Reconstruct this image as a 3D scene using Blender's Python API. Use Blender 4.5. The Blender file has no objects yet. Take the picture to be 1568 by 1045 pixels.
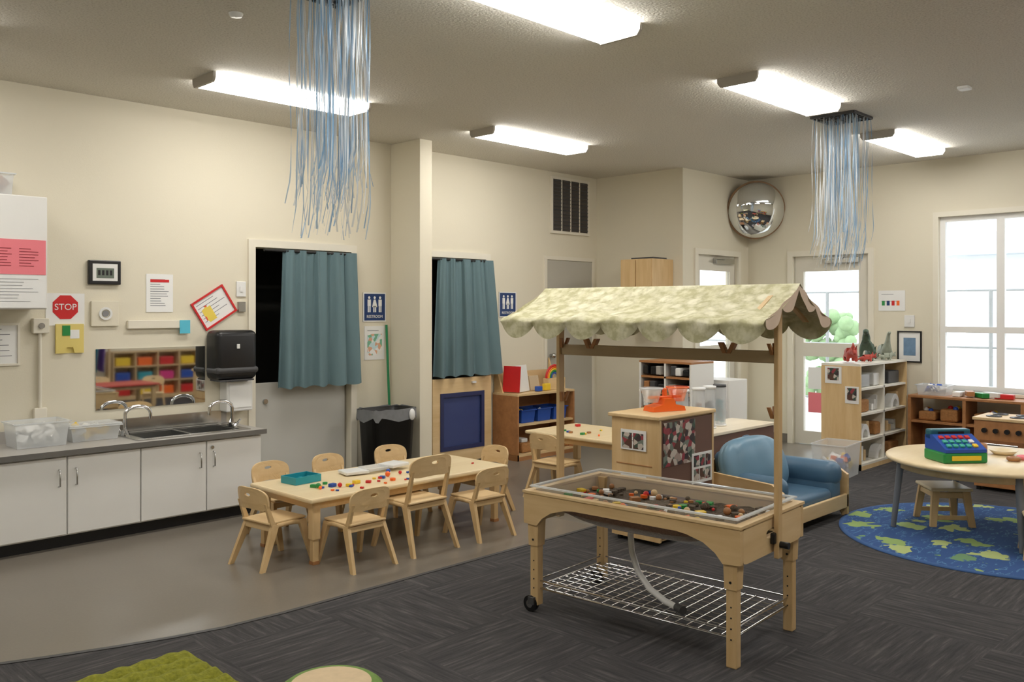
import bpy, bmesh, math, random
from mathutils import Matrix, Vector, Euler
random.seed(7)
S=bpy.context.scene
rad=math.radians
# ---------------------------------------------------------------- materials
def lin(c):
    o=[]
    for v in c[:3]:
        v=v/255.0
        o.append(v/12.92 if v<=0.04045 else ((v+0.055)/1.055)**2.4)
    return o
MC={}
def newmat(name):
    m=bpy.data.materials.new(name); m.use_nodes=True
    nt=m.node_tree; nt.nodes.clear()
    out=nt.nodes.new('ShaderNodeOutputMaterial'); p=nt.nodes.new('ShaderNodeBsdfPrincipled')
    nt.links.new(p.outputs[0],out.inputs[0])
    return m,nt,p,out
def mixcol(nt,fac,a,b,f=.5):
    mx=nt.nodes.new('ShaderNodeMix'); mx.data_type='RGBA'; mx.inputs[0].default_value=f
    if fac is not None: nt.links.new(fac,mx.inputs[0])
    for s,v in ((6,a),(7,b)):
        if hasattr(v,'node'): nt.links.new(v,mx.inputs[s])
        else: mx.inputs[s].default_value=(v[0],v[1],v[2],1)
    return mx.outputs[2]
def coords(nt,scale=(1,1,1),rot=(0,0,0)):
    tc=nt.nodes.new('ShaderNodeTexCoord'); mp=nt.nodes.new('ShaderNodeMapping')
    mp.inputs['Scale'].default_value=scale; mp.inputs['Rotation'].default_value=rot
    nt.links.new(tc.outputs['Object'],mp.inputs[0]); return mp.outputs[0]
def noise(nt,vec,scale,detail=3,rough=.5):
    n=nt.nodes.new('ShaderNodeTexNoise'); n.inputs['Scale'].default_value=scale
    n.inputs['Detail'].default_value=detail; n.inputs['Roughness'].default_value=rough
    nt.links.new(vec,n.inputs['Vector']); return n.outputs['Fac']
def ramp(nt,fac,stops,const=False):
    r=nt.nodes.new('ShaderNodeValToRGB'); e=r.color_ramp.elements
    if const: r.color_ramp.interpolation='CONSTANT'
    while len(e)<len(stops): e.new(.5)
    for k,(p,c) in enumerate(stops):
        e[k].position=p; e[k].color=(c[0],c[1],c[2],1)
    nt.links.new(fac,r.inputs[0]); return r.outputs[0]
def addbump(nt,p,h,st,dist=.01):
    b=nt.nodes.new('ShaderNodeBump'); b.inputs['Strength'].default_value=st; b.inputs['Distance'].default_value=dist
    nt.links.new(h,b.inputs['Height']); nt.links.new(b.outputs[0],p.inputs['Normal'])
def M(name,col,rough=.55,metal=0,var=.06,scale=6,bump=0,bscale=80,emit=0):
    if name in MC: return MC[name]
    m,nt,p,out=newmat(name); c=lin(col)
    v=coords(nt); f=noise(nt,v,scale)
    nt.links.new(mixcol(nt,f,[x*(1-var) for x in c],[min(1,x*(1+var)) for x in c]),p.inputs['Base Color'])
    p.inputs['Roughness'].default_value=rough; p.inputs['Metallic'].default_value=metal
    if bump: addbump(nt,p,noise(nt,v,bscale,2),bump)
    MC[name]=m; return m
def wood(name,c1,c2,axis='x',rough=.45,sc=14):
    if name in MC: return MC[name]
    m,nt,p,out=newmat(name)
    s={'x':(.12,1,1),'y':(1,.12,1),'z':(1,1,.12)}[axis]
    v=coords(nt,s); f=noise(nt,v,sc,5,.6)
    nt.links.new(ramp(nt,f,[(.3,lin(c1)),(.7,lin(c2))]),p.inputs['Base Color'])
    p.inputs['Roughness'].default_value=rough
    MC[name]=m; return m
def clear(name,tint=(235,240,242),op=.18,rough=.05):
    if name in MC: return MC[name]
    m,nt,p,out=newmat(name); c=lin(tint)
    v=coords(nt); f=noise(nt,v,3)
    nt.links.new(mixcol(nt,f,[x*.95 for x in c],c),p.inputs['Base Color'])
    p.inputs['Roughness'].default_value=rough
    t=nt.nodes.new('ShaderNodeBsdfTransparent'); mx=nt.nodes.new('ShaderNodeMixShader'); mx.inputs[0].default_value=op
    nt.links.new(t.outputs[0],mx.inputs[1]); nt.links.new(p.outputs[0],mx.inputs[2]); nt.links.new(mx.outputs[0],out.inputs[0])
    MC[name]=m; return m
def collage(name,cols,scale=14,rough=.4):
    if name in MC: return MC[name]
    m,nt,p,out=newmat(name); v=coords(nt)
    vo=nt.nodes.new('ShaderNodeTexVoronoi'); vo.inputs['Scale'].default_value=scale; nt.links.new(v,vo.inputs['Vector'])
    sp=nt.nodes.new('ShaderNodeSeparateColor'); nt.links.new(vo.outputs['Color'],sp.inputs[0])
    n=len(cols); r=ramp(nt,sp.outputs[0],[(k/n,lin(c)) for k,c in enumerate(cols)],True)
    nt.links.new(r,p.inputs['Base Color']); p.inputs['Roughness'].default_value=rough
    MC[name]=m; return m

wall_m=M('wall_paint',(223,216,196),.7,var=.02,scale=2,bump=.06,bscale=120)
trim_m=M('trim_paint',(228,222,206),.4,var=.02)
ceil_m,nt,p,_=newmat('ceiling_texture'); v=coords(nt)
nf=noise(nt,v,90,3,.7); nt.links.new(ramp(nt,nf,[(.3,lin((192,187,176))),(.5,lin((220,216,206))),(.8,lin((230,227,218)))]),p.inputs['Base Color'])
p.inputs['Roughness'].default_value=.9; addbump(nt,p,noise(nt,v,60,3),.5)
vinyl_m,nt,p,_=newmat('vinyl_floor')
v=coords(nt); n1=noise(nt,v,1.6,4); n2=noise(nt,v,70,3,.7)
c1=mixcol(nt,n1,lin((110,103,94)),lin((130,123,112))); cc=mixcol(nt,n2,lin((100,94,86)),lin((142,135,124)))
nt.links.new(mixcol(nt,None,c1,cc,.35),p.inputs['Base Color'])
p.inputs['Roughness'].default_value=.28; p.inputs['Specular IOR Level'].default_value=.4
carpet_m,nt,p,_=newmat('carpet_tiles')
va=coords(nt,(3,45,20)); vb=coords(nt,(45,3,20)); vc=coords(nt)
na=noise(nt,va,1,4,.7); nb=noise(nt,vb,1,4,.7)
ck=nt.nodes.new('ShaderNodeTexChecker'); ck.inputs['Scale'].default_value=1.64; nt.links.new(vc,ck.inputs['Vector'])
mx=nt.nodes.new('ShaderNodeMix'); nt.links.new(ck.outputs['Fac'],mx.inputs[0]); nt.links.new(na,mx.inputs[2]); nt.links.new(nb,mx.inputs[3])
nt.links.new(ramp(nt,mx.outputs[0],[(.36,lin((48,47,50))),(.55,lin((68,66,67))),(.7,lin((96,93,92)))]),p.inputs['Base Color'])
p.inputs['Roughness'].default_value=.95; addbump(nt,p,noise(nt,vc,300,2),.5)
maple=wood('maple',(212,180,130),(228,200,154),'x')
mapley=wood('maple_y',(204,170,120),(224,194,146),'y')
maplez=wood('maple_z',(204,170,120),(224,194,146),'z')
tabletop=wood('birch_top',(226,204,162),(236,217,178),'x',.35)
darkwood=wood('warm_wood',(158,108,66),(184,130,82),'x')
white=M('white_laminate',(234,233,229),.4,var=.02)
offw=M('white_plastic',(228,228,226),.35,var=.02)
black=M('black_plastic',(22,22,24),.35)
grey=M('grey_laminate',(172,168,162),.3,var=.05,scale=40)
steel=M('stainless',(190,190,188),.25,1,var=.03,scale=20)
chrome=M('chrome',(220,220,222),.08,1,var=.02)
dgrey=M('dark_grey',(70,70,72),.5)
mirror=M('mirror',(225,228,230),.03,1,var=.01)
glass=clear('window_glass',(240,245,248),.07,.02)
acry=clear('clear_acrylic',(230,236,238),.26,.06)
acryedge=clear('acrylic_edge',(236,240,242),.6,.1)
tubem=clear('frosted_tube',(226,230,232),.5,.15)
binclear=clear('clear_bin',(230,234,236),.5,.2)
teal=M('teal_curtain',(98,122,128),.85,var=.08,scale=5,bump=.2,bscale=300)
blue=M('blue_vinyl',(76,108,134),.4,var=.06,scale=5)
red=M('red_plastic',(205,38,40),.35); green=M('green_plastic',(40,140,70),.35); yellow=M('yellow_plastic',(238,200,50),.35)
bluep=M('blue_plastic',(38,80,170),.35); orange=M('orange_plastic',(245,110,40),.3); tealp=M('teal_plastic',(40,150,165),.35)
paper=M('paper_white',(236,236,234),.7,var=.02); pink=M('paper_pink',(238,130,140),.7,var=.03); ink=M('print_ink',(110,112,120),.7)
hotpink=M('fabric_pink',(214,60,130),.8,var=.2); purple=M('fabric_purple',(110,70,160),.8,var=.2)
signblue=M('sign_blue',(24,56,110),.4); sandm=M('sand_fill',(96,84,70),.95,var=.4,scale=60,bump=.8,bscale=120)
lamp_m,nt,p,_=newmat('lamp_lens')
p.inputs['Base Color'].default_value=(.9,.9,.9,1); p.inputs['Emission Color'].default_value=(1,.97,.92,1); p.inputs['Emission Strength'].default_value=18.5
photo1=collage('photo_collage',[(60,50,55),(150,60,70),(120,130,120),(200,190,180),(60,80,70),(90,60,50),(170,150,140)],28)

# ---------------------------------------------------------------- builder
_bc={}
def bevbox(sx,sy,sz,b,seg):
    k=(round(sx,4),round(sy,4),round(sz,4),round(b,4),seg)
    if k in _bc: return _bc[k]
    bm=bmesh.new(); bmesh.ops.create_cube(bm,size=1,matrix=Matrix.Diagonal((sx,sy,sz,1)))
    b=min(b,min(sx,sy,sz)*.49)
    bmesh.ops.bevel(bm,geom=bm.edges[:],offset=b,segments=seg,affect='EDGES',profile=.5)
    bm.verts.index_update()
    r=([v.co.copy() for v in bm.verts],[[v.index for v in f.verts] for f in bm.faces]); bm.free(); _bc[k]=r; return r
class B:
    def __init__(s): s.bm=bmesh.new(); s.mats=[]; s.T=Matrix.Identity(4)
    def mi(s,m):
        if m not in s.mats: s.mats.append(m)
        return s.mats.index(m)
    def add(s,vs,fs,m,smooth=False,X=None):
        T=s.T if X is None else s.T@X
        bv=[s.bm.verts.new(T@Vector(v)) for v in vs]; i=s.mi(m)
        for f in fs:
            try: fc=s.bm.faces.new([bv[k] for k in f])
            except ValueError: continue
            fc.material_index=i; fc.smooth=smooth
    def bx(s,c,sz,m,bev=0,rot=(0,0,0),seg=2,smooth=False):
        X=Matrix.Translation(c)@Euler(rot).to_matrix().to_4x4()
        if bev>0: vs,fs=bevbox(sz[0],sz[1],sz[2],bev,seg)
        else:
            a,b,d=sz[0]/2,sz[1]/2,sz[2]/2
            vs=[(x*a,y*b,z*d) for x in(-1,1) for y in(-1,1) for z in(-1,1)]
            fs=[(0,1,3,2),(4,6,7,5),(0,4,5,1),(2,3,7,6),(0,2,6,4),(1,5,7,3)]
        s.add(vs,fs,m,smooth,X)
    def bb(s,x0,x1,y0,y1,z0,z1,m,bev=0,seg=2,smooth=False):
        s.bx(((x0+x1)/2,(y0+y1)/2,(z0+z1)/2),(abs(x1-x0),abs(y1-y0),abs(z1-z0)),m,bev,seg=seg,smooth=smooth)
    def beam(s,p0,p1,w0,d0,m,w1=None,d1=None):
        w1=w0 if w1 is None else w1; d1=d0 if d1 is None else d1
        vs=[]
        for p,w,d in((p0,w0,d0),(p1,w1,d1)):
            for a,b in((-1,-1),(1,-1),(1,1),(-1,1)): vs.append((p[0]+a*w/2,p[1]+b*d/2,p[2]))
        s.add(vs,[(3,2,1,0),(4,5,6,7)]+[(k,(k+1)%4,4+(k+1)%4,4+k) for k in range(4)],m)
    def tube(s,pts,r,m,n=8,caps=True,flat=None):
        pts=[Vector(p) for p in pts]; N=len(pts); rr=r if isinstance(r,(list,tuple)) else [r]*N
        t=(pts[1]-pts[0]).normalized(); u=t.orthogonal().normalized(); vs=[]
        for k in range(N):
            t2=((pts[min(k+1,N-1)]-pts[max(k-1,0)])).normalized()
            u=(u-t2*u.dot(t2)).normalized(); w=t2.cross(u)
            for j in range(n):
                a=2*math.pi*j/n; vs.append(pts[k]+(u*math.cos(a)+w*math.sin(a))*rr[k])
        fs=[(k*n+j,k*n+(j+1)%n,(k+1)*n+(j+1)%n,(k+1)*n+j) for k in range(N-1) for j in range(n)]
        s.add(vs,fs,m,True)
        if caps:
            s.add(vs[:n],[list(range(n))[::-1]],m); s.add(vs[-n:],[list(range(n))],m)
    def cyl(s,p0,p1,r,m,r1=None,n=20): s.tube([p0,p1],[r,r if r1 is None else r1],m,n)
    def sph(s,c,r,m,n=16,k=10,z0=-1,X=None):
        if not isinstance(r,(tuple,list)): r=(r,r,r)
        vs=[];fs=[]
        for i in range(k+1):
            ph=-math.pi/2+math.pi*i/k
            for j in range(n):
                a=2*math.pi*j/n; vs.append((c[0]+r[0]*math.cos(ph)*math.cos(a),c[1]+r[1]*math.cos(ph)*math.sin(a),c[2]+r[2]*math.sin(ph)))
        for i in range(k):
            for j in range(n): fs.append((i*n+j,i*n+(j+1)%n,(i+1)*n+(j+1)%n,(i+1)*n+j))
        s.add(vs,fs,m,True,X)
    def lathe(s,prof,m,c=(0,0,0),n=32,smooth=True,X=None):
        vs=[(c[0]+r*math.cos(2*math.pi*j/n),c[1]+r*math.sin(2*math.pi*j/n),c[2]+z) for r,z in prof for j in range(n)]
        fs=[(i*n+j,i*n+(j+1)%n,(i+1)*n+(j+1)%n,(i+1)*n+j) for i in range(len(prof)-1) for j in range(n)]
        s.add(vs,fs,m,smooth,X)
    def _ax(s,axis,p,a):
        return {'x':(a,p[0],p[1]),'y':(p[0],a,p[1]),'z':(p[0],p[1],a)}[axis]
    def prism(s,poly,axis,a0,a1,m):
        n=len(poly); vs=[s._ax(axis,p,a0) for p in poly]+[s._ax(axis,p,a1) for p in poly]
        s.add(vs,[list(range(n))[::-1],list(range(n,2*n))]+[(k,(k+1)%n,n+(k+1)%n,n+k) for k in range(n)],m)
    def ring(s,o,i,axis,a0,a1,m):
        n=len(o); vs=[s._ax(axis,p,a) for a in(a0,a1) for L in(o,i) for p in L]
        fs=[]
        for k in range(n):
            q=(k+1)%n
            fs+=[(k,q,n+q,n+k),(2*n+k,3*n+k,3*n+q,2*n+q),(k,2*n+k,2*n+q,q),(n+k,n+q,3*n+q,3*n+k)]
        s.add(vs,fs,m)
    def sheet(s,fn,nu,nv,m,smooth=True):
        vs=[fn(i/nu,j/nv) for i in range(nu+1) for j in range(nv+1)]
        w=nv+1
        s.add(vs,[(i*w+j,(i+1)*w+j,(i+1)*w+j+1,i*w+j+1) for i in range(nu) for j in range(nv)],m,smooth)
    def done(s,name,loc=(0,0,0),rz=0,parent=None):
        bmesh.ops.recalc_face_normals(s.bm,faces=s.bm.faces[:])
        me=bpy.data.meshes.new(name); s.bm.to_mesh(me); s.bm.free()
        for m in s.mats: me.materials.append(m)
        ob=bpy.data.objects.new(name,me); S.collection.objects.link(ob)
        ob.location=loc; ob.rotation_euler=(0,0,rz)
        if parent: ob.parent=parent
        return ob
def inst(ob,loc,rz=0):
    o=bpy.data.objects.new(ob.name.split('.')[0],ob.data); S.collection.objects.link(o); o.location=loc; o.rotation_euler=(0,0,rz); return o
def empty(name,loc=(0,0,0),rz=0):
    e=bpy.data.objects.new(name,None); e.empty_display_size=.1; S.collection.objects.link(e); e.location=loc; e.rotation_euler=(0,0,rz); return e
def textobj(name,txt,size,mat,parent,loc,rot):
    c=bpy.data.curves.new(name,'FONT'); c.body=txt; c.size=size; c.align_x='CENTER'; c.align_y='CENTER'; c.extrude=.0005
    c.materials.append(mat); o=bpy.data.objects.new(name,c); S.collection.objects.link(o); o.parent=parent; o.location=loc; o.rotation_euler=rot; return o
def ell(cx,cy,rx,ry,n,p=2):
    L=[]
    for k in range(n):
        a=2*math.pi*k/n; c,s_=math.cos(a),math.sin(a)
        L.append((cx+rx*math.copysign(abs(c)**(2/p),c),cy+ry*math.copysign(abs(s_)**(2/p),s_)))
    return L
NW=6.42; EW=9.25; H=3.0; E90=-math.pi/2; NM=NW-.001; EM=EW-.001
# ---------------------------------------------------------------- shell
def wallslab(name,axis,p0,p1,a0,a1,ops,m=wall_m,z1=H):
    b=B(); cuts=sorted(ops); x=a0
    def put(u0,u1,z0,zt):
        if u1-u0<1e-4 or zt-z0<1e-4: return
        if axis=='x': b.bb(u0,u1,p0,p1,z0,zt,m)
        else: b.bb(p0,p1,u0,u1,z0,zt,m)
    for (u0,u1,z0,zt) in cuts:
        put(x,u0,0,z1); put(u0,u1,0,z0); put(u0,u1,zt,z1); x=u1
    put(x,a1,0,z1); return b.done(name)
wallslab('wall_north','x',NW,NW+.15,-1.8,8.05,[(3.58,4.5,0,2.0),(5.35,6.13,0,2.0)])
wallslab('wall_alcove_west','y',7.9,8.05,5.25,NW,[])
wallslab('wall_alcove_north','x',5.25,5.4,8.05,EW,[(8.17,9.0,0,2.1)])
wallslab('wall_east','y',EW,EW+.15,-2.3,5.4,[(.0,1.1,.7,2.42),(2.04,3.14,.7,2.42),(3.84,4.69,0,2.09)])  # first opening belongs to the unseen window added for daylight
wallslab('wall_south','x',-2.45,-2.3,-1.8,EW+.15,[])
wallslab('wall_west','y',-1.95,-1.8,-2.45,NW+.15,[])
b=B(); b.bb(4.94,5.08,6.0,NM,0,H,wall_m,.004); b.done('column')
b=B(); b.bb(-1.95,EW+.15,-2.45,NW+.15,H,H+.1,ceil_m); b.done('ceiling')
edge=[(EW+.15,3.87),(2.3,3.86),(2.0,3.88),(1.78,3.93),(1.55,4.0),(1.3,4.09),(1.1,4.17),(.6,4.36),(0,4.6),(-1.95,5.2)]
b=B()
b.prism([(-1.95,NW+.15),(EW+.15,NW+.15)]+edge,'z',-.1,0,vinyl_m); b.prism([(EW+.15,-2.45),(-1.95,-2.45)]+edge[::-1],'z',-.1,0,carpet_m)
b.done('floor')
b=B()
ed=[(EW,3.87)]+edge[1:-1]+[(-1.79,5.15)]
b.sheet(lambda u,v:(ed[round(u*(len(ed)-1))][0]+(.01 if v else -.01)*.3,ed[round(u*(len(ed)-1))][1]+(.014 if v else -.014),.003),len(ed)-1,1,dgrey); b.done('trim_carpet_edge')
base=M('baseboard_grey',(120,114,104),.5)
b=B()
for x0,x1 in((3.36,3.52),(4.57,4.93),(5.09,5.28),(6.19,6.98),): b.bb(x0,x1,NW-.008,NW,0,.1,base)
b.done('baseboard_north')
b=B(); b.bb(EW-.008,EW,-2.3,3.78,0,.1,base); b.bb(EW-.008,EW,4.75,5.25,0,.1,base); b.done('baseboard_east')
b=B(); b.bb(7.892,7.9,5.25,NW-.01,0,.1,base); b.done('baseboard_alcove')
dk=M('restroom_painted_shade',(110,108,102),.8)  # light walls coloured darker, putting the unlit room's shade into the paint
b=B()
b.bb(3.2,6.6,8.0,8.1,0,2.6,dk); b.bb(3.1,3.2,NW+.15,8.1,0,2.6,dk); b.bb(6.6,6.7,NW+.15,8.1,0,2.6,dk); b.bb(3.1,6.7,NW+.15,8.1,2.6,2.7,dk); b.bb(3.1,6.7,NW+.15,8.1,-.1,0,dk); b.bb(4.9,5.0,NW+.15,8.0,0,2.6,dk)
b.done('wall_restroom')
def casing(name,axis,p,sgn,u0,u1,zt,w=.06,t=.02):
    b=B()
    for a0,a1,z0,z1 in((u0-w,u0,0,zt+w),(u1,u1+w,0,zt+w),(u0,u1,zt,zt+w)):
        if axis=='x': b.bb(a0,a1,p,p+sgn*t,z0,z1,trim_m)
        else: b.bb(p,p+sgn*t,a0,a1,z0,z1,trim_m)
    return b.done(name)
casing('trim_1','x',NW,-1,3.58,4.5,2.0); casing('trim_2','x',NW,-1,5.35,6.13,2.0)
casing('trim_3','x',NW,-1,7.04,7.8,2.04,.04); casing('trim_4','x',5.25,-1,8.17,9.0,2.1); casing('trim_5','y',EW,-1,3.84,4.69,2.09)
def window(name,y0,y1,z0,z1,mull):
    b=B(); f=M('window_frame',(240,240,238),.35,var=.01); xa,xb=EW+.04,EW+.09
    b.bb(xa,xb,y0,y1,z0,z0+.05,f); b.bb(xa,xb,y0,y1,z1-.05,z1,f); b.bb(xa,xb,y0,y0+.05,z0+.05,z1-.05,f); b.bb(xa,xb,y1-.05,y1,z0+.05,z1-.05,f)
    b.bb(xa,xb,mull-.035,mull+.035,z0+.05,z1-.05,f)
    for a,c in((y0+.05,mull-.035),(mull+.035,y1-.05)):
        b.bb(xa,xb,a,c,1.27,1.33,f)
    b.bb(xa+.02,xa+.026,y0+.05,y1-.05,z0+.05,z1-.05,glass)
    b.bb(EW-.05,EW+.04,y0-.03,y1+.03,z0-.03,z0,trim_m)
    for a0,a1,c0,c1 in((y0-.05,y0,z0,z1+.05),(y1,y1+.05,z0,z1+.05),(y0,y1,z1,z1+.05)): b.bb(EW-.015,EW,a0,a1,c0,c1,trim_m)
    b.done(name)
window('window_1',2.04,3.14,.7,2.42,2.59); window('added_daylight_window',0,1.1,.7,2.42,.55)  # second window is out of view, added to let in extra daylight
doorp=M('door_paint',(218,213,200),.4,var=.02)
def glassdoor(name,w,h,panes,loc,rz,handle_side,sheets=()):
    b=B(); t=.045; zs=sorted(panes); g=.1
    b.bb(0,w,0,t,0.005,zs[0][0],doorp)
    for k,(a,c) in enumerate(zs):
        b.bb(0,g,0,t,a,c,doorp); b.bb(w-g,w,0,t,a,c,doorp); b.bb(g,w-g,t/2-.004,t/2+.004,a,c,glass)
        nx=zs[k+1][0] if k+1<len(zs) else h
        b.bb(0,w,0,t,c,nx,doorp)
    hx=.06 if handle_side==0 else w-.06
    b.cyl((hx,-.05,1.0),(hx,0,1.0),.012,steel); b.bx((hx+(.05 if handle_side==0 else -.05),-.05,1.0),(.12,.018,.018),steel,.006)
    b.bb(w*.5-.05,w-.08,-.05,0,h-.09,h-.03,steel,.005)
    b.beam((w*.5,-.08,h-.045),(w*.5,-.08,h-.03),.3,.02,steel)
    for (a,c,e,f_,m) in sheets: b.bb(a,c,.008,.012,e,f_,m)
    return b.done(name,loc,rz)
glassdoor('door_1',.82,2.09,[(.15,.98),(1.13,1.92)],(EW+.03,4.68,0),E90,1,[(.15,.33,.62,.86,paper),(.15,.33,.36,.58,pink)])
glassdoor('door_2',.82,2.1,[(.15,.98),(1.1,1.93)],(8.175,5.28,0),0,1)
b=B(); b.bb(7.045,7.795,NW-.012,NM,.005,2.035,M('grey_door',(182,179,168),.45,var=.03)); b.cyl((7.1,NW-.05,1),(7.1,NW-.012,1),.02,steel); b.sph((7.1,NW-.06,1),.028,steel); b.done('door_3')
b=B(); vb=M('vent_brown',(66,60,56),.6); b.bb(7.1,7.75,NW-.025,NM,2.33,2.95,trim_m)
for k in range(4):
    x0=7.13+k*.15
    b.bb(x0,x0+.125,NW-.03,NW-.024,2.36,2.92,vb)
    for j in range(14): b.bx((x0+.0625,NW-.034,2.385+j*.04),(.12,.012,.006),dgrey,rot=(.6,0,0))
b.done('wall_vent')
# exterior
b=B(); b.bb(EW+.2,22,-8,16,-.15,-.05,M('ext_concrete',(205,204,200),.9)); b.done('ground_exterior')
b=B(); sd=M('siding_white',(236,238,240),.7)
b.bb(16,20,-4,5,-.05,2.4,sd)
for k in range(10): b.bb(15.985,16,-4,5,k*.24,k*.24+.015,M('siding_shadow',(222,225,228),.8))
b.prism([(-4.4,2.4),(5.4,2.4),(.5,4.2)],'x',15.6,20,M('roof_grey',(200,206,212),.8)); b.done('neighbour_house')
b=B(); fm=M('fence_metal',(150,153,152),.5)
for k in range(12): b.cyl((12.5,-3+k*1.1,-.05),(12.5,-3+k*1.1,1.75),.025,fm,n=8)
for z in(.2,1.0,1.75): b.cyl((12.5,-3,z),(12.5,9.2,z),.014,fm,n=8)
b.done('yard_fence')
b=B(); lf=M('leaf_green',(150,180,130),.8,var=.3,scale=10)
for k in range(90): b.sph((13.6+random.random()*.6,5.9+random.random()*.9,.1+random.random()*1.3),.07+random.random()*.07,lf,7,5)
b.done('garden_bush')
# ---------------------------------------------------------------- lights
def fixture(cx,cy):
    b=B(); L=.61; tr=[(-.14,0),(.14,0),(.138,-.03),(.118,-.056),(-.118,-.056),(-.138,-.03)]
    b.prism([(cy+a,H-.001+z) for a,z in tr],'x',cx-L+.02,cx+L-.02,lamp_m)
    cap=M('lamp_endcap',(176,170,160),.5)
    tr2=[(-.145,0),(.145,0),(.142,-.034),(.122,-.061),(-.122,-.061),(-.142,-.034)]
    for s_ in(-1,1): b.prism([(cy+a,H+z) for a,z in tr2],'x',cx+s_*(L-.02),cx+s_*L,cap)
    b.done('ceiling_light')
for cx,cy in((3.24,5.37),(5.63,5.3),(3.16,2.9),(5.63,2.93),(8.05,3.02),(.77,5.37),(.77,2.9),(3.2,.43),(5.63,.43),(8.05,.43),(.77,.43)): fixture(cx,cy)
b=B(); b.lathe([(0,-.018),(.03,-.016),(.036,0)],offw,(2.2,4.13,H)); b.done('smoke_detector')
b=B(); b.bb(6.32,6.41,1.96,2.03,H-.02,H,offw,.005); b.done('ceiling_sensor')
# ---------------------------------------------------------------- tinsel
t1=clear('ribbon_blue',(164,194,220),.8,.3); t2=clear('ribbon_silver',(226,232,236),.65,.3); t3=clear('ribbon_sky',(124,170,210),.85,.3)
def tinsel(cx,cy,L,w=.4,n=110):
    b=B(); 
    for k in range(7):
        q=-w/2+k*w/6; b.bb(cx+q-.006,cx+q+.006,cy-w/2,cy+w/2,H-.02,H,dgrey); b.bb(cx-w/2,cx+w/2,cy+q-.006,cy+q+.006,H-.018,H,dgrey)
    for k in range(n):
        x=cx+random.uniform(-w/2,w/2); y=cy+random.uniform(-w/2,w/2); l=L*random.uniform(.72,1.0); wd=random.uniform(.0018,.0046)
        a0=random.uniform(0,3.14); tw=random.uniform(2,9); sx=random.uniform(-.02,.02); sy=random.uniform(-.02,.02); ph=random.uniform(0,6)
        N=20
        def fn(u,v):
            a=a0+tw*u; cu=max(0,u-.88)*.25
            X=x+sx*u+.005*math.sin(ph+u*9)+cu*math.cos(a0)+math.cos(a)*(v-.5)*2*wd; Y=y+sy*u+.005*math.cos(ph+u*8)+cu*math.sin(a0)+math.sin(a)*(v-.5)*2*wd
            return (X,Y,H-.02-l*u)
        b.sheet(fn,N,1,random.choice([t1,t1,t2,t2,t2,t3]))
    b.done('hanging_ribbon_decoration')
tinsel(2.36,3.52,1.15,.28,135); tinsel(6.69,2.99,1.19,.34,140)
# ---------------------------------------------------------------- sink counter
X0,X1,YF=.2,3.33,5.86
b=B()
b.bb(X0,X1,YF+.07,NM,0,.08,black)
b.bb(X0,X1-.005,YF+.02,NM,.08,.46,white)
b.bb(X0,2.44,YF+.02,NM,.46,.585,white); b.bb(3.26,X1-.005,YF+.02,NM,.46,.585,white); b.bb(2.44,3.26,YF+.02,YF+.05,.46,.585,white)
edges=[.3,.9,1.5,1.98,2.44,2.9,3.325]
for k in range(6):
    b.bb(edges[k]+.004,edges[k+1]-.004,YF,YF+.02,.09,.575,white,.003)
    hx=edges[k+1]-.05 if k%2==0 else edges[k]+.05
    b.tube([(hx,YF,.5),(hx,YF-.025,.495),(hx,YF-.025,.4),(hx,YF,.395)],.005,steel,6)
b.cyl((1.54,YF-.012,.53),(1.54,YF,.53),.012,steel,n=10); b.cyl((2.94,YF-.012,.53),(2.94,YF,.53),.012,steel,n=10)
sx0,sx1,sy0,sy1=2.5,3.2,5.95,6.3
for a in((X0,sx0,YF-.03,NM),(sx1,X1+.02,YF-.03,NM),(sx0,sx1,YF-.03,sy0),(sx0,sx1,sy1,NM)): b.bb(a[0],a[1],a[2],a[3],.586,.62,grey)
b.bb(X0,X1+.02,YF-.034,YF-.03,.588,.622,M('counter_edge',(110,108,104),.4))
b.bb(X0,X1,NW-.02,NM,.62,.70,grey)
b.bb(2.45,3.27,NW-.05,NW-.02,.62,.72,steel)
b.done('sink_counter')
b=B(); o=[(2.44,5.9),(3.26,5.9),(3.26,6.34),(2.44,6.34)]
i=[(2.5,5.95),(3.2,5.95),(3.2,6.3),(2.5,6.3)]
b.ring(o,i,'z',.6205,.627,steel)
for (a,c) in((2.505,2.84),(2.86,3.195)):
    b.bb(a,c,5.955,5.957,.47,.62,steel); b.bb(a,c,6.293,6.295,.47,.62,steel); b.bb(a,a+.002,5.955,6.295,.47,.62,steel); b.bb(c-.002,c,5.955,6.295,.47,.62,steel); b.bb(a,c,5.955,6.295,.465,.47,steel)
b.bb(2.84,2.86,5.955,6.295,.5,.622,steel)
b.done('double_basin_sink')
def faucet(x,y,dx):
    b=B(); b.cyl((0,0,.0),(0,0,.03),.028,chrome); pts=[(0,0,.03)]+[(dx*(.09-.09*math.cos(t)),0,.14+.09*math.sin(t)*.6) for t in [k*math.pi/8 for k in range(9)]]
    pts.append((pts[-1][0],0,.10)); b.tube(pts,.012,chrome,10)
    b.cyl((0,-.05,.01),(0,.05,.01),.016,chrome,n=12)
    for s_ in(-1,1): b.beam((0,s_*.05,.01),(-dx*.03,s_*.07,.06),.014,.014,chrome)
    b.done('sink_faucet',(x,y,.6275))
faucet(2.47,6.2,1); faucet(3.22,6.1,-1)
b=B(); b.bb(2.354,3.16,NW-.008,NM,.79,1.22,mirror); b.done('sink_mirror')
b=B(); b.bb(-.17,.17,-.2,0,0,.38,black,.045,4,True); b.bb(-.175,.175,-.208,-.02,.05,.1,dgrey,.02); b.bb(-.14,.14,-.19,-.03,-.008,.004,dgrey); b.bb(-.012,.012,-.212,-.2,.24,.275,offw,.003)
b.done('paper_towel_dispenser',(3.33,NM,.96))
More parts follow.
